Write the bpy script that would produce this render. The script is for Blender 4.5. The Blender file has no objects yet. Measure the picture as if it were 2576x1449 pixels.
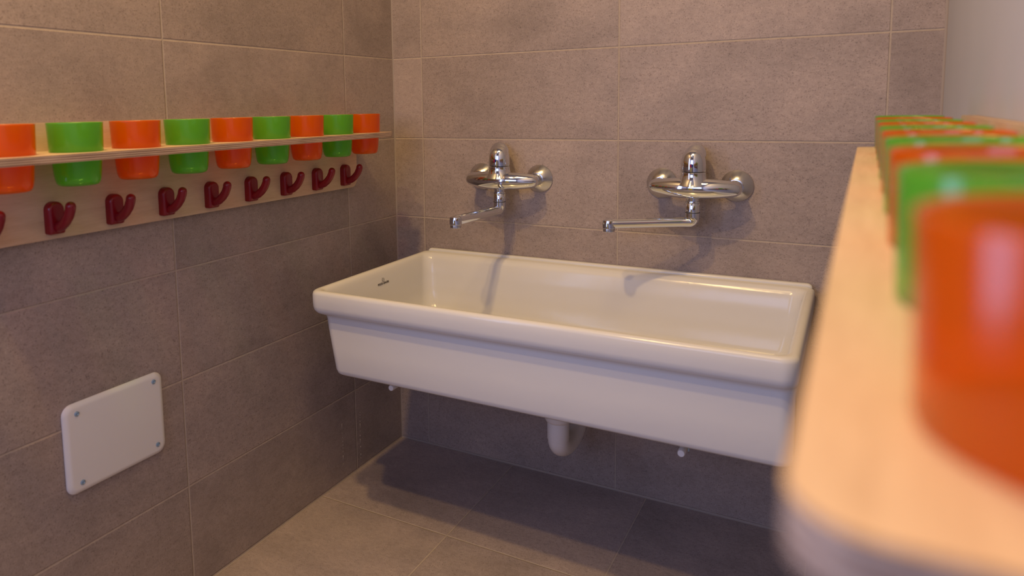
import bpy, bmesh, math, random
from math import sin, cos, pi, radians, sqrt, atan2
from mathutils import Vector, Matrix

scene = bpy.context.scene
COL = scene.collection

# ------------------------------------------------------------------ camera
F_PX, PPX, PPY = 1803.3, 1139.4, 464.8          # focal length and principal point in a 2576x1449 frame
YAW, PITCH, ROLL = 0.51182, 0.10930, -0.01630
CAM = Vector((1.24455, -1.85150, 1.06422))
fwd = Vector((-sin(YAW)*cos(PITCH), cos(YAW)*cos(PITCH), -sin(PITCH)))
rgt = Vector((cos(YAW), sin(YAW), 0.0))
upv = rgt.cross(fwd)
r2 = rgt*cos(ROLL) + upv*sin(ROLL)
u2 = upv*cos(ROLL) - rgt*sin(ROLL)
cam_data = bpy.data.cameras.new('camera')
cam = bpy.data.objects.new('camera', cam_data)
COL.objects.link(cam)
rot = Matrix((r2, u2, -fwd)).transposed()
cam.matrix_world = Matrix.Translation(CAM) @ rot.to_4x4()
cam_data.sensor_fit = 'HORIZONTAL'
cam_data.sensor_width = 36.0
cam_data.lens = F_PX/2576*36.0
cam_data.shift_x = (1288-PPX)/2576
cam_data.shift_y = (PPY-724.5)/2576
cam_data.clip_start = 0.01
cam_data.dof.use_dof = True
cam_data.dof.focus_distance = 1.95
cam_data.dof.aperture_fstop = 3.6
scene.camera = cam

# ------------------------------------------------------------------ light
world = bpy.data.worlds.new('world')
scene.world = world
world.use_nodes = True
world.node_tree.nodes['Background'].inputs[0].default_value = (0.55, 0.65, 1.0, 1)
world.node_tree.nodes['Background'].inputs[1].default_value = 0.5

def area_light(name, loc, direction, shape, sx, sy, color, power, spread=pi):
    d = bpy.data.lights.new(name, 'AREA')
    d.shape = shape; d.size = sx
    if shape in ('RECTANGLE', 'ELLIPSE'): d.size_y = sy
    d.color = color; d.energy = power; d.spread = spread
    o = bpy.data.objects.new(name, d); COL.objects.link(o)
    o.location = loc
    o.rotation_euler = Vector(direction).to_track_quat('-Z', 'Y').to_euler()
    return o
LAMP = (0.46, -1.50, 2.765)  # unseen downlights, positions chosen to match the cast shadows
UNSEEN_LAMP_B = (0.52, -1.95, 2.765)
area_light('unseen_lamp_light', LAMP, (0, 0, -1), 'DISK', 0.09, 0, (1.0, 0.65, 0.25), 21.0)
area_light('unseen_rear_lamp_light', UNSEEN_LAMP_B, (0, 0, -1), 'DISK', 0.09, 0, (1.0, 0.65, 0.25), 16.0)
area_light('added_fill_light', (0.95, -1.15, 2.785), (0, 0, -1), 'RECTANGLE', 0.6, 0.6, (1.0, 0.66, 0.25), 12.0)  # soft warm overhead fill, added; no panel hangs there
area_light('added_rear_daylight', (0.68, -3.18, 1.55), (0, 1, -0.06), 'RECTANGLE', 1.1, 0.85, (0.42, 0.53, 1.0), 13.0)  # added bluish fill from behind, set in an invented window
area_light('unseen_side_daylight', (-0.03, -1.83, 1.30), (1, 0, 0), 'RECTANGLE', 0.44, 1.3, (0.40, 0.56, 1.0), 12.0)  # bluish daylight from an unseen opening in the left wall

scene.view_settings.view_transform = 'Standard'
scene.view_settings.look = 'None'
scene.view_settings.gamma = 1.0
scene.view_settings.use_curve_mapping = False
scene.view_settings.exposure = 0.08
scene.cycles.transparent_max_bounces = 40

# ------------------------------------------------------------------ materials
def new_mat(name):
    m = bpy.data.materials.new(name); m.use_nodes = True
    nt = m.node_tree
    return m, nt, nt.nodes['Principled BSDF']

def simple(name, color, rough=0.5, metal=0.0, spec=0.5, coat=0.0):
    m, nt, b = new_mat(name)
    b.inputs['Base Color'].default_value = (*color, 1)
    b.inputs['Roughness'].default_value = rough
    b.inputs['Metallic'].default_value = metal
    b.inputs['Specular IOR Level'].default_value = spec
    b.inputs['Coat Weight'].default_value = coat
    return m

class NG:
    """small node helper"""
    def __init__(s, nt): s.nt = nt; s.n = nt.nodes; s.l = nt.links
    def node(s, t, **kw):
        n = s.n.new(t)
        for k, v in kw.items(): setattr(n, k, v)
        return n
    def put(s, sock, v):
        if hasattr(v, 'is_output'): s.l.new(v, sock)
        else: sock.default_value = v
    def math(s, op, a, b=None, c=None):
        n = s.node('ShaderNodeMath', operation=op)
        s.put(n.inputs[0], a)
        if b is not None: s.put(n.inputs[1], b)
        if c is not None: s.put(n.inputs[2], c)
        return n.outputs[0]
    def noise(s, vec, scale, detail=4, rough=0.55, dist=0.0):
        n = s.node('ShaderNodeTexNoise'); s.l.new(vec, n.inputs['Vector'])
        n.inputs['Scale'].default_value = scale; n.inputs['Detail'].default_value = detail
        n.inputs['Roughness'].default_value = rough; n.inputs['Distortion'].default_value = dist
        return n.outputs[0]
    def ramp(s, fac, stops):
        n = s.node('ShaderNodeValToRGB'); s.l.new(fac, n.inputs[0])
        e = n.color_ramp.elements
        while len(e) < len(stops): e.new(0.5)
        for i, (p, c) in enumerate(stops):
            e[i].position = p; e[i].color = (*c, 1) if len(c) == 3 else c
        return n.outputs[0]
    def mixc(s, fac, a, b, mode='MIX'):
        n = s.node('ShaderNodeMix', data_type='RGBA', blend_type=mode)
        s.put(n.inputs[0], fac); s.put(n.inputs[6], a); s.put(n.inputs[7], b)
        return n.outputs[2]

def tile_mat(name, ua, va, u0, T, v0, H, seed, base=(0.320, 0.259, 0.234), gw=0.0038, spec=0.34):
    """large stone-look porcelain tiles, stacked; ua/va = world axes of the wall plane"""
    m, nt, b = new_mat(name); g = NG(nt)
    tc = g.node('ShaderNodeTexCoord')
    sep = g.node('ShaderNodeSeparateXYZ'); g.l.new(tc.outputs['Object'], sep.inputs[0])
    u = sep.outputs['XYZ'.index(ua)]; v = sep.outputs['XYZ'.index(va)]
    def cell(c, c0, L):
        t = g.math('DIVIDE', g.math('SUBTRACT', c, c0), L)
        idx = g.math('FLOOR', t); fr = g.math('SUBTRACT', t, idx)
        d = g.math('MULTIPLY', g.math('MINIMUM', fr, g.math('SUBTRACT', 1.0, fr)), L)
        return idx, d
    iu, du = cell(u, u0, T); iv, dv = cell(v, v0, H)
    d = g.math('MINIMUM', du, dv)
    mr = g.node('ShaderNodeMapRange', interpolation_type='SMOOTHSTEP')
    g.l.new(d, mr.inputs[0]); mr.inputs[1].default_value = gw*0.38; mr.inputs[2].default_value = gw*0.62
    tile = mr.outputs[0]                      # 0 grout, 1 tile
    # per tile random
    cmb = g.node('ShaderNodeCombineXYZ'); g.l.new(iu, cmb.inputs[0]); g.l.new(iv, cmb.inputs[1]); cmb.inputs[2].default_value = seed
    wn = g.node('ShaderNodeTexWhiteNoise'); g.l.new(cmb.outputs[0], wn.inputs['Vector'])
    off = g.node('ShaderNodeVectorMath', operation='MULTIPLY_ADD')
    g.l.new(wn.outputs['Color'], off.inputs[0]); off.inputs[1].default_value = (7, 7, 7); g.l.new(tc.outputs['Object'], off.inputs[2])
    P = off.outputs[0]
    st = g.node('ShaderNodeMapping'); g.l.new(P, st.inputs['Vector'])
    sc = [1, 1, 1]; sc['XYZ'.index(ua)] = 0.6; st.inputs['Scale'].default_value = sc
    cloud = g.noise(P, 3.2, 5, 0.62, 0.6)
    cloud2 = g.noise(st.outputs[0], 11, 6, 0.68, 0.4)
    fine = g.noise(st.outputs[0], 130, 4, 0.75)
    fine2 = g.noise(P, 330, 2, 0.6)
    scr = g.noise(st.outputs[0], 34, 7, 0.78, 1.6)
    val = g.math('ADD', g.math('MULTIPLY', cloud, 0.55), g.math('MULTIPLY', cloud2, 0.45))
    col = g.ramp(val, [(0.30, tuple(c*0.74 for c in base)), (0.50, base), (0.72, (base[0]*1.26, base[1]*1.24, base[2]*1.20))])
    fcol = g.ramp(fine, [(0.30, (0.86, 0.85, 0.85)), (0.5, (1, 1, 1)), (0.72, (1.12, 1.12, 1.12))])
    col = g.mixc(1.0, col, fcol, 'MULTIPLY')
    f2 = g.ramp(fine2, [(0.30, (0.60, 0.58, 0.58)), (0.42, (1, 1, 1)), (0.62, (1.0, 1.0, 1.0)), (0.74, (1.30, 1.30, 1.30))])
    col = g.mixc(1.0, col, f2, 'MULTIPLY')
    sf = g.ramp(scr, [(0.60, (0, 0, 0)), (0.70, (1, 1, 1))])
    mk = g.ramp(cloud, [(0.45, (0, 0, 0)), (0.62, (1, 1, 1))])
    sfm = g.math('MULTIPLY', g.math('MULTIPLY', sf, mk), 0.50)
    col = g.mixc(sfm, col, (base[0]*1.7, base[1]*1.68, base[2]*1.62, 1))
    # tone per tile
    tone = g.math('MULTIPLY_ADD', wn.outputs['Value'], 0.14, 0.93)
    tcb = g.node('ShaderNodeCombineXYZ')
    for i in range(3): g.l.new(tone, tcb.inputs[i])
    col = g.mixc(1.0, col, tcb.outputs[0], 'MULTIPLY')
    gn = g.noise(tc.outputs['Object'], 60, 3)
    gcol = g.ramp(gn, [(0.3, (0.36, 0.30, 0.25)), (0.7, (0.43, 0.355, 0.30))])
    col = g.mixc(tile, gcol, col)
    g.l.new(col, b.inputs['Base Color'])
    rg = g.math('MULTIPLY_ADD', val, -0.18, 0.58)
    g.l.new(g.math('MULTIPLY_ADD', tile, g.math('SUBTRACT', rg, 0.85), 0.85), b.inputs['Roughness'])
    b.inputs['Specular IOR Level'].default_value = spec
    mr2 = g.node('ShaderNodeMapRange', interpolation_type='SMOOTHSTEP')
    g.l.new(d, mr2.inputs[0]); mr2.inputs[1].default_value = gw*0.25; mr2.inputs[2].default_value = gw*0.8
    h = g.math('ADD', g.math('MULTIPLY', mr2.outputs[0], 0.0012),
               g.math('ADD', g.math('MULTIPLY', fine, 0.00002), g.math('MULTIPLY', cloud2, 0.00025)))
    bp = g.node('ShaderNodeBump'); bp.inputs['Strength'].default_value = 0.85; bp.inputs['Distance'].default_value = 1.0
    g.l.new(h, bp.inputs['Height']); g.l.new(bp.outputs[0], b.inputs['Normal'])
    return m

T, H = 0.6, 0.24122
M_back = tile_mat('tile_back', 'X', 'Z', 0.10345, T, 0.0036, H, 1.0)
M_left = tile_mat('tile_left', 'Y', 'Z', -0.24049, T, 0.0036, H, 5.0)
M_floor = tile_mat('tile_floor', 'X', 'Y', 0.395, 0.3943, -0.4003, 0.4003, 9.0, base=(0.340, 0.278, 0.262))

def plaster():
    m, nt, b = new_mat('white_plaster'); g = NG(nt)
    tc = g.node('ShaderNodeTexCoord')
    n = g.noise(tc.outputs['Object'], 260, 3)
    n2 = g.noise(tc.outputs['Object'], 2.5, 2)
    g.l.new(g.ramp(n2, [(0.3, (0.41, 0.405, 0.43)), (0.7, (0.44, 0.435, 0.46))]), b.inputs['Base Color'])
    b.inputs['Roughness'].default_value = 0.85
    bp = g.node('ShaderNodeBump'); bp.inputs['Strength'].default_value = 0.25; bp.inputs['Distance'].default_value = 0.001
    g.l.new(n, bp.inputs['Height']); g.l.new(bp.outputs[0], b.inputs['Normal'])
    return m
M_plaster = plaster()
M_ceil = simple('ceiling_paint', (0.45, 0.44, 0.43), 0.9)
M_rear = simple('rear_wall_paint', (0.20, 0.19, 0.20), 0.8)
M_drip = simple('dried_grout', (0.42, 0.37, 0.33), 0.8)
M_caulk = simple('grout_fillet', (0.30, 0.25, 0.22), 0.7)

def plywood():
    m, nt, b = new_mat('birch_plywood'); g = NG(nt)
    tc = g.node('ShaderNodeTexCoord')
    mp = g.node('ShaderNodeMapping'); g.l.new(tc.outputs['Object'], mp.inputs['Vector'])
    mp.inputs['Scale'].default_value = (16, 1.6, 16)
    n1 = g.noise(mp.outputs[0], 5.5, 5, 0.6, 0.5)
    n2 = g.noise(mp.outputs[0], 28, 4, 0.7, 0.1)
    v = g.math('ADD', g.math('MULTIPLY', n1, 0.6), g.math('MULTIPLY', n2, 0.4))
    face = g.ramp(v, [(0.32, (0.49, 0.345, 0.23)), (0.55, (0.57, 0.42, 0.29)), (0.75, (0.63, 0.475, 0.345))])
    # edge grain: plies seen on faces whose normal is not along the sheet's thickness (attribute 'edge')
    at = g.node('ShaderNodeAttribute'); at.attribute_name = 'ply'
    t = at.outputs['Fac']
    at2 = g.node('ShaderNodeAttribute'); at2.attribute_name = 'edge'
    w = g.math('FRACT', g.math('MULTIPLY', g.math('MULTIPLY_ADD', n1, 0.05, t), 3.5))
    band = g.math('COMPARE', w, 0.5, 0.27)
    en = g.noise(mp.outputs[0], 9, 3)
    light = g.ramp(en, [(0.3, (0.47, 0.345, 0.26)), (0.7, (0.58, 0.45, 0.35))])
    dark = g.ramp(en, [(0.35, (0.16, 0.09, 0.07)), (0.6, (0.30, 0.19, 0.14))])
    ed = g.mixc(band, light, dark)
    col = g.mixc(at2.outputs['Fac'], face, ed)
    g.l.new(col, b.inputs['Base Color'])
    b.inputs['Roughness'].default_value = 0.5
    b.inputs['Specular IOR Level'].default_value = 0.35
    bp = g.node('ShaderNodeBump'); bp.inputs['Strength'].default_value = 0.15; bp.inputs['Distance'].default_value = 0.001
    g.l.new(n2, bp.inputs['Height']); g.l.new(bp.outputs[0], b.inputs['Normal'])
    return m
M_ply = plywood()

def cup_mat(name, dif, trn):
    m = bpy.data.materials.new(name); m.use_nodes = True
    nt = m.node_tree; g = NG(nt)
    out = [n for n in nt.nodes if n.type == 'OUTPUT_MATERIAL'][0]
    for n in list(nt.nodes):
        if n.type == 'BSDF_PRINCIPLED': nt.nodes.remove(n)
    D = g.node('ShaderNodeBsdfDiffuse'); D.inputs[0].default_value = (*dif, 1)
    Tn = g.node('ShaderNodeBsdfTranslucent'); Tn.inputs[0].default_value = (*dif, 1)
    Tr = g.node('ShaderNodeBsdfTransparent'); Tr.inputs[0].default_value = (*trn, 1)
    G = g.node('ShaderNodeBsdfGlossy'); G.inputs['Roughness'].default_value = 0.16
    m1 = g.node('ShaderNodeMixShader'); m1.inputs[0].default_value = 0.62
    nt.links.new(D.outputs[0], m1.inputs[1]); nt.links.new(Tn.outputs[0], m1.inputs[2])
    m2 = g.node('ShaderNodeMixShader'); m2.inputs[0].default_value = 0.50
    nt.links.new(m1.outputs[0], m2.inputs[1]); nt.links.new(Tr.outputs[0], m2.inputs[2])
    fr = g.node('ShaderNodeFresnel'); fr.inputs[0].default_value = 1.46
    gm = g.node('ShaderNodeNewGeometry')
    m3 = g.node('ShaderNodeMixShader'); nt.links.new(g.math('MULTIPLY', fr.outputs[0], g.math('SUBTRACT', 1.0, gm.outputs['Backfacing'])), m3.inputs[0])
    nt.links.new(m2.outputs[0], m3.inputs[1]); nt.links.new(G.outputs[0], m3.inputs[2])
    nt.links.new(m3.outputs[0], out.inputs[0])
    return m
M_orange = cup_mat('orange_plastic', (0.90, 0.27, 0.001), (0.96, 0.54, 0.06))
M_green = cup_mat('green_plastic', (0.27, 0.66, 0.08), (0.58, 0.92, 0.42))

def ceramic():
    m, nt, b = new_mat('white_fireclay')
    b.inputs['Base Color'].default_value = (0.61, 0.605, 0.60, 1)
    b.inputs['Roughness'].default_value = 0.17
    b.inputs['Specular IOR Level'].default_value = 0.32
    g = NG(nt); tc = g.node('ShaderNodeTexCoord')
    n = g.noise(tc.outputs['Object'], 9, 3)
    bp = g.node('ShaderNodeBump'); bp.inputs['Strength'].default_value = 0.12; bp.inputs['Distance'].default_value = 0.01
    g.l.new(n, bp.inputs['Height']); g.l.new(bp.outputs[0], b.inputs['Normal'])
    # pinholes in the glaze
    n2 = g.node('ShaderNodeTexVoronoi'); g.l.new(tc.outputs['Object'], n2.inputs['Vector']); n2.inputs['Scale'].default_value = 9
    c = g.ramp(n2.outputs['Distance'], [(0.0, (0.25, 0.22, 0.2)), (0.009, (0.30, 0.27, 0.25)), (0.013, (0.61, 0.605, 0.60))])
    g.l.new(c, b.inputs['Base Color'])
    return m
M_sink = ceramic()
M_rough = simple('rough_brown', (0.30, 0.255, 0.225), 0.8)
M_chrome = simple('chrome', (0.70, 0.73, 0.80), 0.07, 1.0)
M_chrome_b = simple('brushed_chrome', (0.62, 0.62, 0.64), 0.22, 1.0)
M_black = simple('black_rubber', (0.01, 0.01, 0.012), 0.5)
M_red = simple('dark_red_plastic', (0.20, 0.0015, 0.010), 0.28)
M_whitepl = simple('white_plastic', (0.62, 0.60, 0.60), 0.38)
M_plate = simple('white_lacquer', (0.72, 0.71, 0.70), 0.42)
M_pipe = simple('grey_white_pipe_plastic', (0.62, 0.60, 0.60), 0.4)
M_screw = simple('blue_zinc_screw', (0.30, 0.45, 0.62), 0.35, 0.8)
M_blue = simple('light_blue_plastic', (0.30, 0.42, 0.55), 0.45)
M_logo = simple('logo_ink', (0.03, 0.022, 0.025), 0.5)
M_dotr = simple('red_mark', (0.22, 0.0, 0.02), 0.4)
M_dotb = simple('blue_mark', (0.0, 0.01, 0.12), 0.4)
M_yellow = simple('yellow_paint', (0.80, 0.66, 0.05), 0.5)
M_frame = simple('dark_frame', (0.03, 0.035, 0.06), 0.4)

# ------------------------------------------------------------------ object helpers
def link(name, me, mat=None, parent=None, smooth=True):
    o = bpy.data.objects.new(name, me); COL.objects.link(o)
    if mat: me.materials.append(mat)
    if smooth:
        for p in me.polygons: p.use_smooth = True
    if parent: o.parent = parent
    return o
def from_bm(name, bm, mat=None, parent=None, smooth=True, sharp=35):
    bmesh.ops.recalc_face_normals(bm, faces=bm.faces)
    if smooth:
        for e in bm.edges:
            if len(e.link_faces) == 2 and e.calc_face_angle(0) > radians(sharp): e.smooth = False
    me = bpy.data.meshes.new(name); bm.to_mesh(me); bm.free()
    return link(name, me, mat, parent, smooth)
def tag(o, label=None, cat=None, group=None, kind=None):
    if label: o['label'] = label
    if cat: o['category'] = cat
    if group: o['group'] = group
    if kind: o['kind'] = kind
    return o
def empty(name, loc, rz=0.0):
    o = bpy.data.objects.new(name, None); COL.objects.link(o)
    o.location = loc; o.rotation_euler = (0, 0, rz); o.empty_display_size = 0.05
    return o
def box_bm(x0, x1, y0, y1, z0, z1, bev=0.0, seg=2, bm=None):
    own = bm is None
    b2 = bmesh.new()
    bmesh.ops.create_cube(b2, size=1)
    for v in b2.verts:
        v.co = Vector(((x0+x1)/2 + v.co.x*(x1-x0), (y0+y1)/2 + v.co.y*(y1-y0), (z0+z1)/2 + v.co.z*(z1-z0)))
    if bev: bmesh.ops.bevel(b2, geom=b2.edges[:], offset=bev, segments=seg, affect='EDGES', profile=0.5)
    if own: return b2
    me = bpy.data.meshes.new('t'); b2.to_mesh(me); b2.free(); bm.from_mesh(me); bpy.data.meshes.remove(me)
    return bm
def frame_axes(d):
    d = d.normalized()
    a = Vector((0, 0, 1)) if abs(d.z) < 0.9 else Vector((1, 0, 0))
    s = d.cross(a).normalized(); t = s.cross(d).normalized()
    return s, t
def lathe(bm, prof, origin=(0, 0, 0), axis=(0, 0, 1), n=48, cap0=True, cap1=True):
    """prof: list of (r, h) along axis"""
    ax = Vector(axis).normalized(); s, t = frame_axes(ax); O = Vector(origin)
    rings = []
    for r, h in prof:
        if r < 1e-6: rings.append([bm.verts.new(O + ax*h)])
        else: rings.append([bm.verts.new(O + ax*h + (s*cos(2*pi*i/n) + t*sin(2*pi*i/n))*r) for i in range(n)])
    for a, b in zip(rings, rings[1:]):
        for i in range(n):
            j = (i+1) % n
            if len(a) == 1 and len(b) > 1: bm.faces.new((a[0], b[i], b[j]))
            elif len(b) == 1 and len(a) > 1: bm.faces.new((a[i], a[j], b[0]))
            elif len(a) > 1: bm.faces.new((a[i], a[j], b[j], b[i]))
    if cap0 and len(rings[0]) > 1: bm.faces.new(rings[0][::-1])
    if cap1 and len(rings[-1]) > 1: bm.faces.new(rings[-1])
    return bm
def sweep(bm, pts, radii, n=24, round_end=(False, False), squash=None, up=Vector((0, 0, 1))):
    """tube along pts; radii floats or (a, b) pairs for side / up half-axes"""
    pts = [Vector(p) for p in pts]
    P, R = list(pts), [r if isinstance(r, tuple) else (r, r) for r in radii]
    def dome(p, d, r, sgn):
        out = []
        for k in range(1, 6):
            a = k/5*pi/2
            out.append((p + d*sgn*sin(a)*min(r), (r[0]*max(cos(a), .02), r[1]*max(cos(a), .02))))
        return out
    if round_end[1]:
        d = (pts[-1]-pts[-2]).normalized()
        for q, r in dome(pts[-1], d, R[-1], 1): P.append(q); R.append(r)
    if round_end[0]:
        d = (pts[1]-pts[0]).normalized()
        for q, r in dome(pts[0], d, R[0], -1): P.insert(0, q); R.insert(0, r)
    rings = []
    prev = None
    for i, p in enumerate(P):
        a = P[max(i-1, 0)]; b = P[min(i+1, len(P)-1)]
        d = (b-a).normalized()
        if prev is None:
            s = d.cross(up)
            if s.length < 1e-3: s = d.cross(Vector((1, 0, 0)))
            s.normalize()
        else:
            s = (prev - d*prev.dot(d)).normalized()
        prev = s
        t = s.cross(d).normalized()
        rings.append([bm.verts.new(p + s*cos(2*pi*k/n)*R[i][0] + t*sin(2*pi*k/n)*R[i][1]) for k in range(n)])
    for a, b in zip(rings, rings[1:]):
        for i in range(n):
            j = (i+1) % n; bm.faces.new((a[i], a[j], b[j], b[i]))
    bm.faces.new(rings[0][::-1]); bm.faces.new(rings[-1])
    return bm
def rrect(x0, x1, y0, y1, r, n=8):
    """rounded rectangle outline, counter-clockwise; r float or 4 radii (x1y1, x0y1, x0y0, x1y0)"""
    rs = r if isinstance(r, (tuple, list)) else (r,)*4
    out = []
    for (cx, cy, a0), rr in zip(((x1, y1, 0), (x0, y1, 90), (x0, y0, 180), (x1, y0, 270)), rs):
        sx = -1 if cx == x1 else 1; sy = -1 if cy == y1 else 1
        for k in range(n+1):
            a = radians(a0 + 90*k/n)
            out.append((cx + sx*rr + rr*cos(a), cy + sy*rr + rr*sin(a)))
    return out
def loft(bm, rings, close0=True, close1=True):
    V = [[bm.verts.new(Vector(p)) for p in ring] for ring in rings]
    n = len(V[0])
    for a, b in zip(V, V[1:]):
        for i in range(n):
            j = (i+1) % n; bm.faces.new((a[i], a[j], b[j], b[i]))
    if close0: bm.faces.new(V[0][::-1])
    if close1: bm.faces.new(V[-1])
    return V

# ------------------------------------------------------------------ setting
XR0 = 1.4055                       # right wall at the back corner
RA = -0.0118                       # the right wall and its rack stand very slightly out of square
YB = -3.25                         # rear wall (behind the camera)
CZ = 2.80
def struct(name, bm, mat, label=None):
    o = from_bm(name, bm, mat, None, False)
    o['kind'] = 'structure'
    return o
struct('floor', box_bm(-0.1, XR0+0.1, YB-0.1, 0.1, -0.1, 0.0), M_floor)
struct('ceiling', box_bm(-0.1, XR0+0.1, YB-0.1, 0.1, CZ, CZ+0.1), M_ceil)
struct('wall_back', box_bm(-0.1, XR0+0.12, 0.0, 0.1, 0.0, CZ), M_back)
bm = bmesh.new()
LY0, LY1, LZ0, LZ1 = -2.08, -1.58, 0.62, 1.98          # unseen side window on the left, placed to match highlights on the cups
for a in ((LY1, 0.0, 0, CZ), (YB, LY0, 0, CZ), (LY0, LY1, 0, LZ0), (LY0, LY1, LZ1, CZ)):
    box_bm(-0.1, 0.0, a[0], a[1], a[2], a[3], bm=bm)
struct('wall_left', bm, M_left)
bm = bmesh.new()
for a in ((LY0, LY0+.03, LZ0, LZ1), (LY1-.03, LY1, LZ0, LZ1), (LY0, LY1, LZ0, LZ0+.03), (LY0, LY1, LZ1-.03, LZ1)):
    box_bm(-.06, .006, a[0], a[1], a[2], a[3], bm=bm)
struct('unseen_window_2', bm, simple('window_frame_white', (0.6, 0.62, 0.66), 0.5))
def right_x(y): return XR0 + y*0.0118
bm = bmesh.new()
vs = [bm.verts.new(p) for p in ((right_x(0), 0, 0), (right_x(0)+.12, 0, 0), (right_x(0)+.12, YB, 0), (right_x(YB), YB, 0))]
vt = [bm.verts.new(v.co + Vector((0, 0, CZ))) for v in vs]
bm.faces.new(vs[::-1]); bm.faces.new(vt)
for i in range(4): bm.faces.new((vs[i], vs[(i+1) % 4], vt[(i+1) % 4], vt[i]))
struct('wall_right', bm, M_plaster)
# rear wall; its window is invented, an unseen opening for the added daylight
WX0, WX1, WZ0, WZ1 = 0.09, 1.27, 1.09, 2.01
bm = bmesh.new()
for a in ((-0.1, WX0, 0, CZ), (WX0, WX1, 0, WZ0), (WX0, WX1, WZ1, CZ), (WX1, XR0+.12, 0, CZ)):
    box_bm(a[0], a[1], YB-.1, YB, a[2], a[3], bm=bm)
struct('wall_rear', bm, M_rear)
bm = bmesh.new()
for a in ((WX0, WX0+.04, WZ0, WZ1), (WX1-.04, WX1, WZ0, WZ1), (WX0, WX1, WZ0, WZ0+.04), (WX0, WX1, WZ1-.04, WZ1)):
    box_bm(a[0], a[1], YB-.07, YB+.01, a[2], a[3], bm=bm)
struct('added_window_1', bm, M_frame)
# invented low yellow door and light blue posts, added so the taps mirror them
bm = box_bm(.16, .50, YB+.02, YB+.05, .12, .92, .004)
struct('added_door_1', bm, M_yellow)
bm = bmesh.new()
box_bm(.06, .14, YB+.002, YB+.06, 0, .94, .003, bm=bm); box_bm(.52, .60, YB+.002, YB+.06, 0, .94, .003, bm=bm)
struct('added_trim_5', bm, simple('light_blue_paint', (0.25, 0.42, 0.75), 0.5))
# grout fillets in the corners
def fillet(name, p0, p1, a, b, r):
    bm = bmesh.new()
    rings = []
    for p in (p0, p1):
        p = Vector(p); ring = [p, p + Vector(a)*r]
        for k in range(1, 5):
            t = k/5*pi/2
            ring.append(p + Vector(a)*r*(1-sin(t)) + Vector(b)*r*(1-cos(t)))
        ring.append(p + Vector(b)*r)
        rings.append(ring)
    loft(bm, rings)
    o = from_bm(name, bm, M_caulk); o['kind'] = 'structure'; return o
fillet('trim_1', (0, 0, 0.0), (0, 0, CZ), (1, 0, 0), (0, -1, 0), 0.0035)
fillet('trim_2', (0.0, 0, 0), (XR0, 0, 0), (0, -1, 0), (0, 0, 1), 0.0035)
fillet('trim_3', (0, YB, 0), (0, 0, 0), (1, 0, 0), (0, 0, 1), 0.0018)
fillet('trim_4', (XR0, 0, 0), (XR0, 0, CZ), (-1, 0, 0), (0, -1, 0), 0.005)

# ------------------------------------------------------------------ trough sink
sink = empty('trough_sink', (0.64, 0.0, 0.63))
tag(sink, 'long white ceramic trough sink fixed to the tiled back wall below two taps', 'sink')
SX = 0.64; SZ = 0.63
def ring(x0, x1, yf, yb, z, r):
    return [(x-SX, y, z-SZ) for x, y in rrect(x0, x1, yf, yb, r, 8)]
Y1 = -0.003
R_ = []
R_.append(ring(.176, 1.1540, -.512, -.02, .4185, .020))
R_.append(ring(.167, 1.1650, -.523, -.010, .4200, .022))
R_.append(ring(.162, 1.1705, -.530, Y1, .4255, .024))
R_.append(ring(.159, 1.1720, -.533, Y1, .435, .025))
R_.append(ring(.149, 1.1725, -.5335, Y1, .490, .025))
R_.append(ring(.141, 1.1725, -.534, Y1, .535, .025))
R_.append(ring(.1375, 1.1725, -.534, Y1, .560, .025))
R_.append(ring(.1345, 1.1730, -.5355, Y1, .567, .025))
R_.append(ring(.126, 1.1740, -.542, Y1, .5710, .026))
R_.append(ring(.118, 1.1755, -.5500, Y1, .5755, .027))
R_.append(ring(.113, 1.1770, -.5545, Y1, .5825, .028))
R_.append(ring(.1115, 1.1780, -.5560, Y1, .5920, .028))
R_.append(ring(.1115, 1.1780, -.5565, Y1, .606, .028))
R_.append(ring(0.1115, 1.1780, -0.5562, Y1, 0.6200, 0.028))
R_.append(ring(0.1130, 1.1765, -0.5545, Y1, 0.6260, 0.028))
R_.append(ring(0.1170, 1.1725, -0.5505, -.006, 0.6290, 0.028))
R_.append(ring(0.1225, 1.1680, -0.5450, -.015, 0.6298, 0.028))
R_.append(ring(0.1275, 1.1630, -0.5400, -.030, 0.6290, 0.028))
R_.append(ring(0.1310, 1.1595, -0.5365, -.038, 0.6265, 0.028))
R_.append(ring(0.1345, 1.1560, -0.5330, -.044, 0.6200, 0.029))
R_.append(ring(0.1375, 1.1535, -0.5300, -.050, 0.6100, 0.030))
R_.append(ring(0.1420, 1.1500, -0.5240, -.056, 0.5700, 0.032))
R_.append(ring(0.1470, 1.1465, -0.5180, -.063, 0.5250, 0.034))
R_.append(ring(0.1530, 1.1420, -0.5100, -.071, 0.4850, 0.038))
R_.append(ring(0.1680, 1.1300, -0.4950, -.083, 0.4620, 0.046))
R_.append(ring(.215, 1.0890, -.4500, -.118, .4500, .055))
R_.append(ring(.400, 0.8840, -.3400, -.220, .4450, .050))
bm = bmesh.new()
V = loft(bm, R_, True, True)
basin = from_bm('basin', bm, M_sink, sink, True, 60)
# raised back ledge against the wall
bm = bmesh.new()
rr = []
for z, dx, dy in ((.6255, 0, 0), (.6305, .0008, 0), (.6338, .0035, .0010), (.6355, .0075, .0028), (.6360, .0110, .0048)):
    rr.append([(x-SX, y, z-SZ) for x, y in rrect(.122+dx, 1.172-dx, -.0165+dy, -.002, .006 if dx < .004 else .004, 5)])
loft(bm, rr)
from_bm('back_ledge', bm, M_sink, sink, True, 50)
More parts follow.
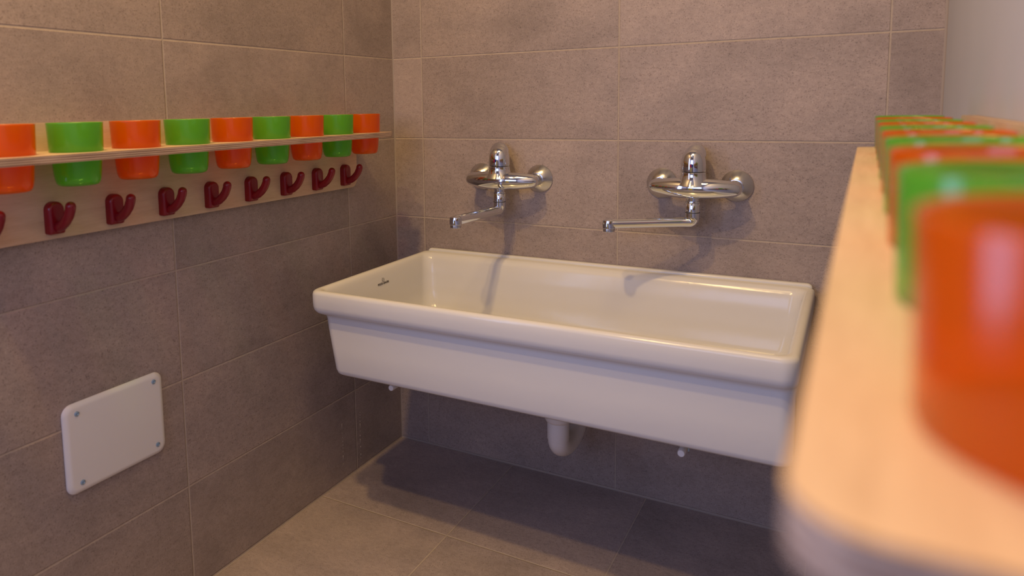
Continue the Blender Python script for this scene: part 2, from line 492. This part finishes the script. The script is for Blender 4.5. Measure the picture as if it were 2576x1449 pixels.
# rough brown patch on the right-hand side face
bm = bmesh.new()
nx = 14
rows = []
random.seed(4)
for j in range(nx+1):
    y = -.515 + j/nx*.49
    rows.append([(1.1715-SX, y, .438-SZ), (1.1731-SX, y, .45-SZ), (1.1732-SX, y, .545-SZ + random.uniform(-.004, .004)), (1.1715-SX, y, .56-SZ + random.uniform(-.004, .004))])
for a, b in zip(rows, rows[1:]):
    va = [bm.verts.new(p) for p in a]; vb = [bm.verts.new(p) for p in b]
    for i in range(3): bm.faces.new((va[i], va[i+1], vb[i+1], vb[i]))
bmesh.ops.remove_doubles(bm, verts=bm.verts, dist=1e-5)
o = from_bm('brown_side', bm, M_rough, sink); o['label'] = 'rough brown side face'
# drain in the trough bottom
bm = bmesh.new()
lathe(bm, [(.0, .4462), (.012, .4462), (.016, .4475), (.030, .4485), (.034, .4470), (.034, .4440)], (0, -.275, -SZ), n=40, cap1=True)
o = from_bm('drain', bm, M_chrome_b, sink); o['label'] = 'round chrome drain'

# maker's mark printed on the inside of the left end
def text_mesh(txt, size):
    cu = bpy.data.curves.new('t', 'FONT'); cu.body = txt; cu.size = size; cu.align_x = 'CENTER'; cu.extrude = 0.00015
    cu.offset = size*0.012
    ob = bpy.data.objects.new('t', cu); COL.objects.link(ob)
    dg = bpy.context.evaluated_depsgraph_get(); dg.update()
    me = bpy.data.meshes.new_from_object(ob.evaluated_get(dg))
    bpy.data.objects.remove(ob); bpy.data.curves.remove(cu)
    return me
mark_m = Matrix(((0, 0, 1), (1, 0, 0), (0, 1, 0)))       # x->y, y->z, z->x : reads from +x
slope = Matrix.Rotation(-atan2(.0045, .040), 4, 'Y')
me = text_mesh('POZZI-GINORI', 0.0078)
me.transform(Matrix.Diagonal((1.0, 1.0, 1, 1)))
mk = bmesh.new(); mk.from_mesh(me)
# emblem: two interlocked loops
def strip(bm, pts, w):
    pts = [Vector((p[0], p[1], 0)) for p in pts]; L = []; Rr = []
    for i, p in enumerate(pts):
        d = (pts[min(i+1, len(pts)-1)] - pts[max(i-1, 0)]).normalized(); s = Vector((-d.y, d.x, 0))*w/2
        L.append(bm.verts.new(p+s)); Rr.append(bm.verts.new(p-s))
    for i in range(len(pts)-1): bm.faces.new((Rr[i], Rr[i+1], L[i+1], L[i]))
cxm, cym, rm = 0.0, 0.0125, 0.0024
def arc(cx, cy, r, a0, a1, n=18): return [(cx+r*cos(radians(a0+(a1-a0)*i/n)), cy+r*1.25*sin(radians(a0+(a1-a0)*i/n))) for i in range(n+1)]
strip(mk, [(-.0050, .0078), (-.0047, .0075)] + [(-.0048, .0100)] + arc(-.0014, .0125, .0034, 180, 0) + [(.0020, .0105)], .00085)
strip(mk, [(-.0016, .0150-.001)] + [(-.0016, .0120)] + arc(.0018, .0112, .0034, 180, 360) + [(.0052, .0150), (.0040, .0165)], .00085)
strip(mk, [(-.0048, .0100), (-.0048, .0082), (-.0030, .0076)], .00085)
o = from_bm('maker_mark', mk, M_logo, sink, False); o['label'] = "small dark printed maker's mark"
o.matrix_local = Matrix.Translation((.1402-SX+.0008, -.281, .5860-SZ)) @ slope @ mark_m.to_4x4()

# ------------------------------------------------------------------ trap and brackets under the sink
trap = empty('drain_trap', (0.637, -0.262, 0.42))
tag(trap, 'grey-white plastic drain trap with a U bend hanging under the sink', 'pipe')
def T3(p): return (p[0], p[1], p[2])
bm = bmesh.new()
lathe(bm, [(.030, .0), (.033, -.004), (.033, -.118), (.031, -.124), (.0262, -.128), (.0262, -.134)], n=40)
from_bm('slip_nut', bm, M_pipe, trap)
bm = bmesh.new()
lathe(bm, [(.0262, -.120), (.0268, -.122), (.0268, -.170), (.0255, -.174), (.0240, -.1745)], n=40)
from_bm('inlet_pipe', bm, M_pipe, trap)
bm = bmesh.new()
rb = .070
path = [(0, 0, -.165)] + [(0, rb - rb*cos(a), -.172 - rb*.55*sin(a)) for a in [pi*k/16 for k in range(17)]] + [(0, 2*rb, -.10), (0, 2*rb, -.06)]
sweep(bm, path, [.0255]*len(path), 32, up=Vector((1, 0, 0)))
o = from_bm('trap_bend', bm, M_pipe, trap)
bm = bmesh.new()
path = [(0, 2*rb, -.085), (0, 2*rb, -.05)] + [(0, 2*rb+.03-.03*cos(a), -.05+.03*sin(a)) for a in [pi/2*k/6 for k in range(1, 7)]] + [(0, .2595, -.02)]
sweep(bm, path, [.022]*len(path), 28, up=Vector((1, 0, 0)))
from_bm('outlet_pipe', bm, M_pipe, trap)

def bracket(x, zc, label):
    e = empty('sink_bracket', (x, 0, zc+.006))
    tag(e, label, 'bracket', 'support arms under the sink')
    bm = bmesh.new(); lathe(bm, [(.0058, 0), (.0058, .485)], (0, 0, -.006), (0, -1, 0), 20)
    a = from_bm('arm', bm, M_pipe, e)
    bm = bmesh.new(); lathe(bm, [(.0066, .470), (.0072, .472), (.0072, .497), (.0064, .4995), (0, .4995)], (0, 0, -.006), (0, -1, 0), 24)
    from_bm('end_cap', bm, M_whitepl, e)['label'] = 'round white end cap'
    bm = bmesh.new(); lathe(bm, [(.0064, .45), (.0064, .476), (.0055, .478), (0, .478)], (.003, 0, .0025), (0, -1, 0), 24)
    from_bm('spacer', bm, M_blue, e)['label'] = 'light blue spacer'
    bm = bmesh.new(); lathe(bm, [(.0016, -.024), (.0016, -.0125), (.0042, -.0125), (.0042, -.0095), (0, -.0095)], (.004, -.446, 0), (0, 0, 1), 12)
    from_bm('screw', bm, M_screw, e)
bracket(.307, .4015, 'left support arm with round white cap peeking out under the sink near the corner')
bracket(.977, .3945, 'right support arm with round white cap peeking out under the sink right of the trap')

# ------------------------------------------------------------------ taps
def make_tap(x, spout_dir, lever_turn, label):
    e = empty('mixer_tap', (x, 0, .860))
    tag(e, label, 'tap', 'wall-mounted chrome mixer taps above the sink')
    for s in (-1, 1):
        bm = bmesh.new()
        lathe(bm, [(.0385, 0.0005), (.0385, .003), (.0365, .0055), (.0270, .0150), (.0190, .0225), (.0165, .0235)], (s*.0900, 0, 0), (0, -1, 0), 56)
        o = from_bm('wall_flange', bm, M_chrome_b, e); o['label'] = 'satin chrome wall flange'
        bm = bmesh.new()
        lathe(bm, [(.0150, .010), (.0150, .036), (.0168, .038), (.0168, .046), (.0150, .048), (.0150, .052)], (s*.0900, 0, 0), (0, -1, 0), 40)
        from_bm('union_nut', bm, M_chrome, e)
    # body: fat in the middle, drawn back towards the two unions
    bm = bmesh.new()
    pts, rad = [], []
    N = 36
    for i in range(N+1):
        t = -1 + 2*i/N
        px = t*.1080
        yy = -.0800 + .030*abs(t)**2.2
        rz = .0250*(1 - .36*abs(t)**1.9)
        ry = .0255*(1 - .34*abs(t)**1.7)
        if abs(t) > .86:
            q = (abs(t)-.86)/.14; k = sqrt(max(0.0, 1-q*q*.985))
            rz *= k; ry *= k
        pts.append((px, yy, -.001 - .001*abs(t))); rad.append((ry, rz))
    sweep(bm, pts, rad, 40, up=Vector((0, 0, 1)))
    from_bm('body', bm, M_chrome, e, True, 60)
    # neck flowing out of the body
    bm = bmesh.new()
    lathe(bm, [(.040, .006), (.0340, .016), (.0305, .024), (.0292, .031), (.0290, .0365), (.0280, .0378)], (0, -.073, 0), (0, 0, 1), 56)
    from_bm('neck', bm, M_chrome, e)
    # handle: dome with a lever blade sweeping up and over its back
    h = bpy.data.objects.new('handle', None)
    bm = bmesh.new()
    lathe(bm, [(.0270, .0385), (.0288, .0395), (.0292, .046), (.0290, .057), (.0279, .067), (.0252, .0770), (.0205, .0845), (.0140, .0898), (.0070, .0922), (0, .0928)], (0, -.073, 0), (0, 0, 1), 56)
    hd = from_bm('handle', bm, M_chrome, e)
    bm = bmesh.new()
    prof = []
    ctrl = [(.0020, .0780, .0235), (.0090, .0845, .0262), (.0170, .0895, .0260), (.0260, .0940, .0245), (.0340, .0968, .0225), (.0390, .0978, .0205), (.0420, .0974, .0185)]
    for k in range(len(ctrl)-1):
        for t in (0, .34, .67): prof.append(tuple(ctrl[k][q] + (ctrl[k+1][q]-ctrl[k][q])*t for q in range(3)) + (.0048,))
    prof.append(ctrl[-1] + (.0026,))
    rings = []
    for i, (bb, zz, w, th) in enumerate(prof):
        a = prof[max(i-1, 0)]; c = prof[min(i+1, len(prof)-1)]
        d = Vector((0, c[0]-a[0], c[1]-a[1])).normalized(); nrm = Vector((0, -d.z, d.y))
        ring_ = []
        for q in range(20):
            A = 2*pi*q/20
            cx_, cy_ = cos(A), sin(A)
            sx_ = math.copysign(abs(cx_)**.55, cx_)*w; sy_ = math.copysign(abs(cy_)**.7, cy_)*th
            crown = -.0115*(sx_/max(w, 1e-4))**2*(w/.0255)
            ring_.append(Vector((sx_, bb, zz)) + nrm*(sy_ + crown))
        rings.append(ring_)
    loft(bm, rings)
    bmesh.ops.rotate(bm, verts=bm.verts, cent=(0, 0, 0), matrix=Matrix.Rotation(lever_turn, 3, 'Z'))
    bmesh.ops.translate(bm, verts=bm.verts, vec=(0, -.073, 0))
    from_bm('lever', bm, M_chrome, hd, True, 50)
    bm = bmesh.new()
    n = 24
    for half, s in (('r', -1), ('b', 1)):
        pass
    def half_dot(s, mat, nm):
        bm = bmesh.new()
        C0 = Vector((.001, -.073-.02925, .0545))
        vs = [bm.verts.new(C0 + Vector((0, -.0006, 0)))] + [bm.verts.new(C0 + Vector((s*.0043*sin(a), .00035*0-.0004, .0043*cos(a)))) for a in [pi*k/12 for k in range(13)]]
        wb = [bm.verts.new(v.co + Vector((0, .0030, 0))) for v in vs]
        for k in range(1, 13):
            bm.faces.new((vs[0], vs[k], vs[k+1])); bm.faces.new((vs[k], wb[k], wb[k+1], vs[k+1]))
        return from_bm(nm, bm, mat, hd, False)
    half_dot(-1, M_dotr, 'hot_mark')['label'] = 'red half of the temperature dot'
    half_dot(1, M_dotb, 'cold_mark')['label'] = 'blue half of the temperature dot'
    # swivel joint and spout
    bm = bmesh.new()
    lathe(bm, [(.0150, -.020), (.0150, -.0325), (.0172, -.0335), (.0175, -.0350), (.0175, -.0370)], (0, -.073, 0), (0, 0, 1), 40)
    from_bm('swivel_neck', bm, M_chrome, e)
    bm = bmesh.new()
    lathe(bm, [(.0168, -.0375), (.0175, -.0385), (.0175, -.0590), (.0168, -.0598)], (0, -.073, 0), (0, 0, 1), 40)
    from_bm('swivel_nut', bm, M_chrome, e)
    bm = bmesh.new()
    lathe(bm, [(.0171, -.0596), (.0171, -.0612)], (0, -.073, 0), (0, 0, 1), 40)
    from_bm('seal_ring', bm, M_black, e)['label'] = 'thin black rubber ring'
    dx, dy = spout_dir
    L = sqrt(dx*dx+dy*dy); ux, uy = dx/L, dy/L
    B = Vector((0, -.073, 0))
    bm = bmesh.new()
    pth = [B + Vector((0, 0, -.0612)), B + Vector((0, 0, -.070)), B + Vector((0, 0, -.0755))]
    rad = [.0170, .0170, .0168]
    rr_ = .009
    for k in range(1, 7):
        a = k/6*pi/2
        pth.append(B + Vector((ux*rr_*(1-cos(a)), uy*rr_*(1-cos(a)), -.0755 - rr_*sin(a)))); rad.append((.0162-.0026*k/6, .0162-.0040*k/6))
    zt = -.0845
    pth.append(B + Vector((ux*.03, uy*.03, zt))); rad.append((.0132, .0118))
    pth.append(B + Vector((ux*.10, uy*.10, zt-.001))); rad.append((.0130, .0112))
    pth.append(B + Vector((ux*(L-.02), uy*(L-.02), zt-.002))); rad.append((.0135, .0112))
    pth.append(B + Vector((ux*(L-.004), uy*(L-.004), zt-.002))); rad.append((.0148, .0112))
    pth.append(B + Vector((ux*(L+.006), uy*(L+.006), zt-.003))); rad.append((.0135, .0100))
    pth.append(B + Vector((ux*(L+.011), uy*(L+.011), zt-.0035))); rad.append((.0100, .0075))
    sweep(bm, pth, rad, 32, up=Vector((0, 0, 1)))
    from_bm('spout', bm, M_chrome, e, True, 60)
    tip = B + Vector((dx, dy, zt))
    bm = bmesh.new()
    lathe(bm, [(.0090, .0095), (.0140, .0065), (.0156, .0), (.0156, -.0120), (.0148, -.0128)], tip, (0, 0, 1), 40)
    from_bm('nozzle', bm, M_chrome, e)
    bm = bmesh.new()
    lathe(bm, [(.0140, -.0122), (.0142, -.0132), (.0142, -.0205), (.0128, -.0215), (.0110, -.0200), (0, -.0200)], tip, (0, 0, 1), 36)
    from_bm('aerator', bm, M_chrome_b, e)
    return e
make_tap(.3925, (-.030, -.197), radians(24), 'left chrome mixer tap, its spout turned towards the viewer')
make_tap(.9085, (-.178, -.092), radians(2), 'right chrome mixer tap, its spout swung out to the left')

# ------------------------------------------------------------------ access cover on the left wall
cov = empty('access_cover', (0, -1.0045, .443))
tag(cov, 'square white access cover screwed to the left wall', 'cover')
bm = bmesh.new()
def pr_(ins, x, r):
    return [(x, p, q) for p, q in rrect(-.1079+ins, .1079-ins, -.0865+ins, .0865-ins, r, 8)]
loft(bm, [pr_(.001, 0.0005, .018), pr_(0, .002, .019), pr_(0, .004, .019), pr_(.0015, .0062, .0185), pr_(.006, .0092, .015), pr_(.0085, .0100, .013), pr_(.011, .0102, .011)])
from_bm('panel', bm, M_plate, cov, True, 40)
for (py, pz) in ((-.0825, .0675), (.0845, .0700), (.0855, -.0650), (-.0805, -.0665)):
    bm = bmesh.new()
    lathe(bm, [(.0048, 0), (.0046, .0022), (.0026, .0034), (.0016, .0026), (0, .0018)], (.0092, py, pz), (1, 0, 0), 20)
    o = from_bm('screw', bm, M_screw, cov)

# ------------------------------------------------------------------ dried drips on the left wall
random.seed(11)
for (yy, z0_, z1_, lab) in ((-.305, .045, .170, 'thin dotted white drip mark on the dark left wall, the one farther from the corner'),
                            (-.219, .030, .170, 'thin dotted white drip mark on the dark left wall, the one nearer the corner')):
    bm = bmesh.new(); z = z1_; y = yy
    while z > z0_:
        L_ = random.choice((.003, .004, .007, .016)); w_ = random.uniform(.0004, .0006)
        sweep(bm, [(0.0002, y, z), (0.0002, y+random.uniform(-.0004, .0004), z-L_)], [(w_, w_)]*2, 6)
        z -= L_ + random.uniform(.004, .013); y += random.uniform(-.0007, .0007)
    tag(from_bm('drip_mark', bm, M_drip), lab, 'stain', 'drip marks on the left wall')

# ------------------------------------------------------------------ cups
def cup_mesh():
    """origin at the shoulder that rests on the shelf"""
    bm = bmesh.new()
    outer = [(0, -.0555), (.020, -.0557), (.0250, -.0572), (.0288, -.0573), (.0318, -.0560), (.0342, -.0525), (.0357, -.0470), (.0370, -.0380), (.0384, -.0200), (.0390, -.0015), (.0394, .0004),
             (.0416, .0004), (.0421, .0016), (.0428, .0250), (.0437, .0480), (.0437, .0490), (.0432, .0494)]
    inner = [(.0422, .0494), (.0418, .0480), (.0410, .0250), (.0402, .0030), (.0378, .0000), (.0370, -.0200), (.0356, -.0380), (.0340, -.0480), (.0320, -.0525), (.0282, -.0548), (0, -.0548+.0012)]
    lathe(bm, outer + inner, n=64)
    bmesh.ops.recalc_face_normals(bm, faces=bm.faces)
    me = bpy.data.meshes.new('cup'); bm.to_mesh(me); bm.free()
    for p in me.polygons: p.use_smooth = True
    return me
cup_o = cup_mesh(); cup_o.name = 'orange_cup'; cup_o.materials.append(M_orange)
cup_g = cup_o.copy(); cup_g.name = 'green_cup'; cup_g.materials.clear(); cup_g.materials.append(M_green)
def cup(color, loc, label, group, rot):
    o = bpy.data.objects.new('plastic_cup', cup_o if color == 'orange' else cup_g)
    COL.objects.link(o); o.location = loc; o.rotation_euler = (0, 0, rot)
    tag(o, label, 'cup', group)
    return o

# ------------------------------------------------------------------ cup rack
def sheet(outline, holes, t0, t1, place):
    """flat sheet with holes: outline and holes are 2D loops; place maps (u, v, t) to 3D"""
    bm = bmesh.new()
    ply = bm.verts.layers.float.new('ply')
    loops = [outline] + holes
    def ringv(lp, t, f):
        out = []
        for u, v in lp:
            w = bm.verts.new(place(u, v, t)); w[ply] = f; out.append(w)
        return out
    top = [ringv(lp, t1, 1.0) for lp in loops]; bot = [ringv(lp, t0, 0.0) for lp in loops]
    def fill(rs):
        es = []
        for r in rs:
            for i in range(len(r)): es.append(bm.edges.new((r[i], r[(i+1) % len(r)])))
        return bmesh.ops.triangle_fill(bm, edges=es, use_beauty=True, use_dissolve=False)
    fill(top); fill(bot)
    for a, b in zip(top, bot):
        n = len(a)
        for i in range(n):
            j = (i+1) % n
            q = [bm.verts.new(x.co) for x in (a[i], a[j], b[j], b[i])]
            for w, f in zip(q, (1, 1, 0, 0)): w[ply] = f
            bm.faces.new(q)
    return bm
def finish_sheet(name, bm, parent, axis):
    bmesh.ops.recalc_face_normals(bm, faces=bm.faces)
    me = bpy.data.meshes.new(name); bm.to_mesh(me); bm.free()
    at = me.attributes.new('edge', 'FLOAT', 'FACE')
    for p in me.polygons: at.data[p.index].value = 0.0 if abs(p.normal[axis]) > .7 else 1.0
    return link(name, me, M_ply, parent, False)

SH_D, SH_T, BT = .150, .0127, .018
N = 10; PITCH_C = .1180
CUPX = .0848
def make_rack(loc, rz, n, flip, label, hook_n, far_margin):
    """local frame: x = out of the wall, y along it; z=0 is the shelf's upper face"""
    e = empty('cup_rack', loc, rz)
    tag(e, label, 'rack', 'plywood cup racks with red hooks')
    ya, yb = -.052, (n-1)*PITCH_C + far_margin
    r = .018
    ol = rrect(BT, SH_D, ya, yb, (r, .001, .001, r), 10)
    holes = []
    for k in range(n):
        cy = k*PITCH_C
        holes.append([(CUPX + .0402*cos(-2*pi*i/40), cy + .0402*sin(-2*pi*i/40)) for i in range(40)])
    bm = sheet(ol, holes, -SH_T, 0.0, lambda u, v, t: Vector((u, v, t)))
    sh = finish_sheet('shelf', bm, e, 2)
    ol = rrect(ya, yb, -.155, .0495, .024, 10)
    bm = sheet(ol, [], 0.0006, BT, lambda u, v, t: Vector((t, u, v)))
    bd = finish_sheet('back_board', bm, e, 0)
    # hooks
    hooks = []
    for k in range(hook_n):
        cy = k*PITCH_C - .0105*flip
        bm = bmesh.new()
        oln = []
        hw, z0, z1 = .0150, -.1455, -.0880
        def plate(ins, x):
            return [(x, p, q) for p, q in rrect(-hw+ins, hw-ins, z0+ins, z1-ins, (max(.0145-ins, .002), max(.0145-ins, .002), .0040, .0040), 8)]
        loft(bm, [plate(0, BT), plate(0, BT+.0105), plate(.0010, BT+.0132), plate(.0032, BT+.0152), plate(.0060, BT+.0157)])
        bp_ = from_bm('hook', bm, M_red, e, True, 50)
        bp_.location = (0, cy, 0)
        bp_['label'] = 'dark red plastic hook'
        bm = bmesh.new()
        pts = [(BT+.006, 0, -.1335), (BT+.017, 0, -.1325), (BT+.028, 0, -.1285), (BT+.039, 0, -.1205), (BT+.0480, 0, -.1105), (BT+.0535, 0, -.1000), (BT+.0550, 0, -.0940)]
        sm = []
        for i in range(len(pts)-1):
            for t in (0, .5): sm.append(Vector(pts[i]).lerp(Vector(pts[i+1]), t))
        sm.append(Vector(pts[-1]))
        sweep(bm, sm, [(.0090, .0084)]*len(sm), 24, (False, True), up=Vector((0, 1, 0)))
        pg = from_bm('prong', bm, M_red, bp_, True, 60)
        hooks.append(bp_)
    return e

# left rack: local x = world x, local y = world -y ... keep y upright and start at the far end
LEFT_Z, RIGHT_Z = .9975, .9894
ly0 = -.272 - 9*PITCH_C            # nearest cup of the left rack
make_rack((0, ly0, LEFT_Z), 0.0, N, 1, 'birch plywood cup rack with red hooks on the tiled left wall', 10, .050)
where = ['last cup beside the tiled corner', 'second cup from the tiled corner', 'third cup from the tiled corner', 'fourth cup from the tiled corner',
         'fifth cup from the tiled corner', 'sixth cup from the tiled corner', 'seventh cup from the tiled corner', 'eighth cup from the tiled corner', 'ninth cup from the tiled corner']
random.seed(2)
for i in range(9):
    c = 'orange' if i % 2 == 0 else 'green'
    cup(c, (CUPX, -.272 - i*PITCH_C, LEFT_Z + .0002), '%s plastic cup in the left rack, %s' % (c, where[i]), 'cups in the left rack', random.uniform(0, 6))
# right rack, turned to face left
re = empty('tmp', (0, 0, 0)); bpy.data.objects.remove(re)
ynear = -1.657
ang = pi + RA
rx = XR0 + .0118*ynear - .0004
# local +y points to world -y after the half turn, so start from the far end
yfar = ynear + 9*PITCH_C
make_rack((XR0 + .0118*yfar - .0006, yfar, RIGHT_Z), ang, N, -1, 'birch plywood cup rack on the white right wall, close to the viewer', 10, .062)
rm = Matrix.Translation((XR0 + .0118*yfar - .0006, yfar, RIGHT_Z)) @ Matrix.Rotation(ang, 4, 'Z')
ordn = ['farthest cup of the row', 'second farthest cup', 'third farthest cup', 'fourth farthest cup', 'fifth farthest cup', 'fifth nearest cup', 'fourth nearest cup', 'third nearest cup', 'second nearest cup', 'nearest and largest cup']
for k in range(10):
    c = 'green' if k % 2 == 0 else 'orange'
    p = rm @ Vector((CUPX, k*PITCH_C, .0002))
    cup(c, p, '%s plastic cup in the right rack, %s' % (c, ordn[k]), 'cups in the right rack', random.uniform(0, 6))

# ------------------------------------------------------------------ housings of the unseen ceiling downlights, assumed from the shadows
for P_, lab in ((LAMP, 'unseen round white ceiling downlight nearer the sink'), (UNSEEN_LAMP_B, 'unseen round white ceiling downlight nearer the rear wall')):
    cl = empty('unseen_ceiling_light', (P_[0], P_[1], CZ))
    tag(cl, lab, 'lamp', 'unseen ceiling downlights')
    bm = bmesh.new()
    lathe(bm, [(.075, 0), (.075, -.012), (.068, -.030), (.056, -.030), (.056, -.010), (.0, -.010)], n=40)
    from_bm('housing', bm, M_whitepl, cl)
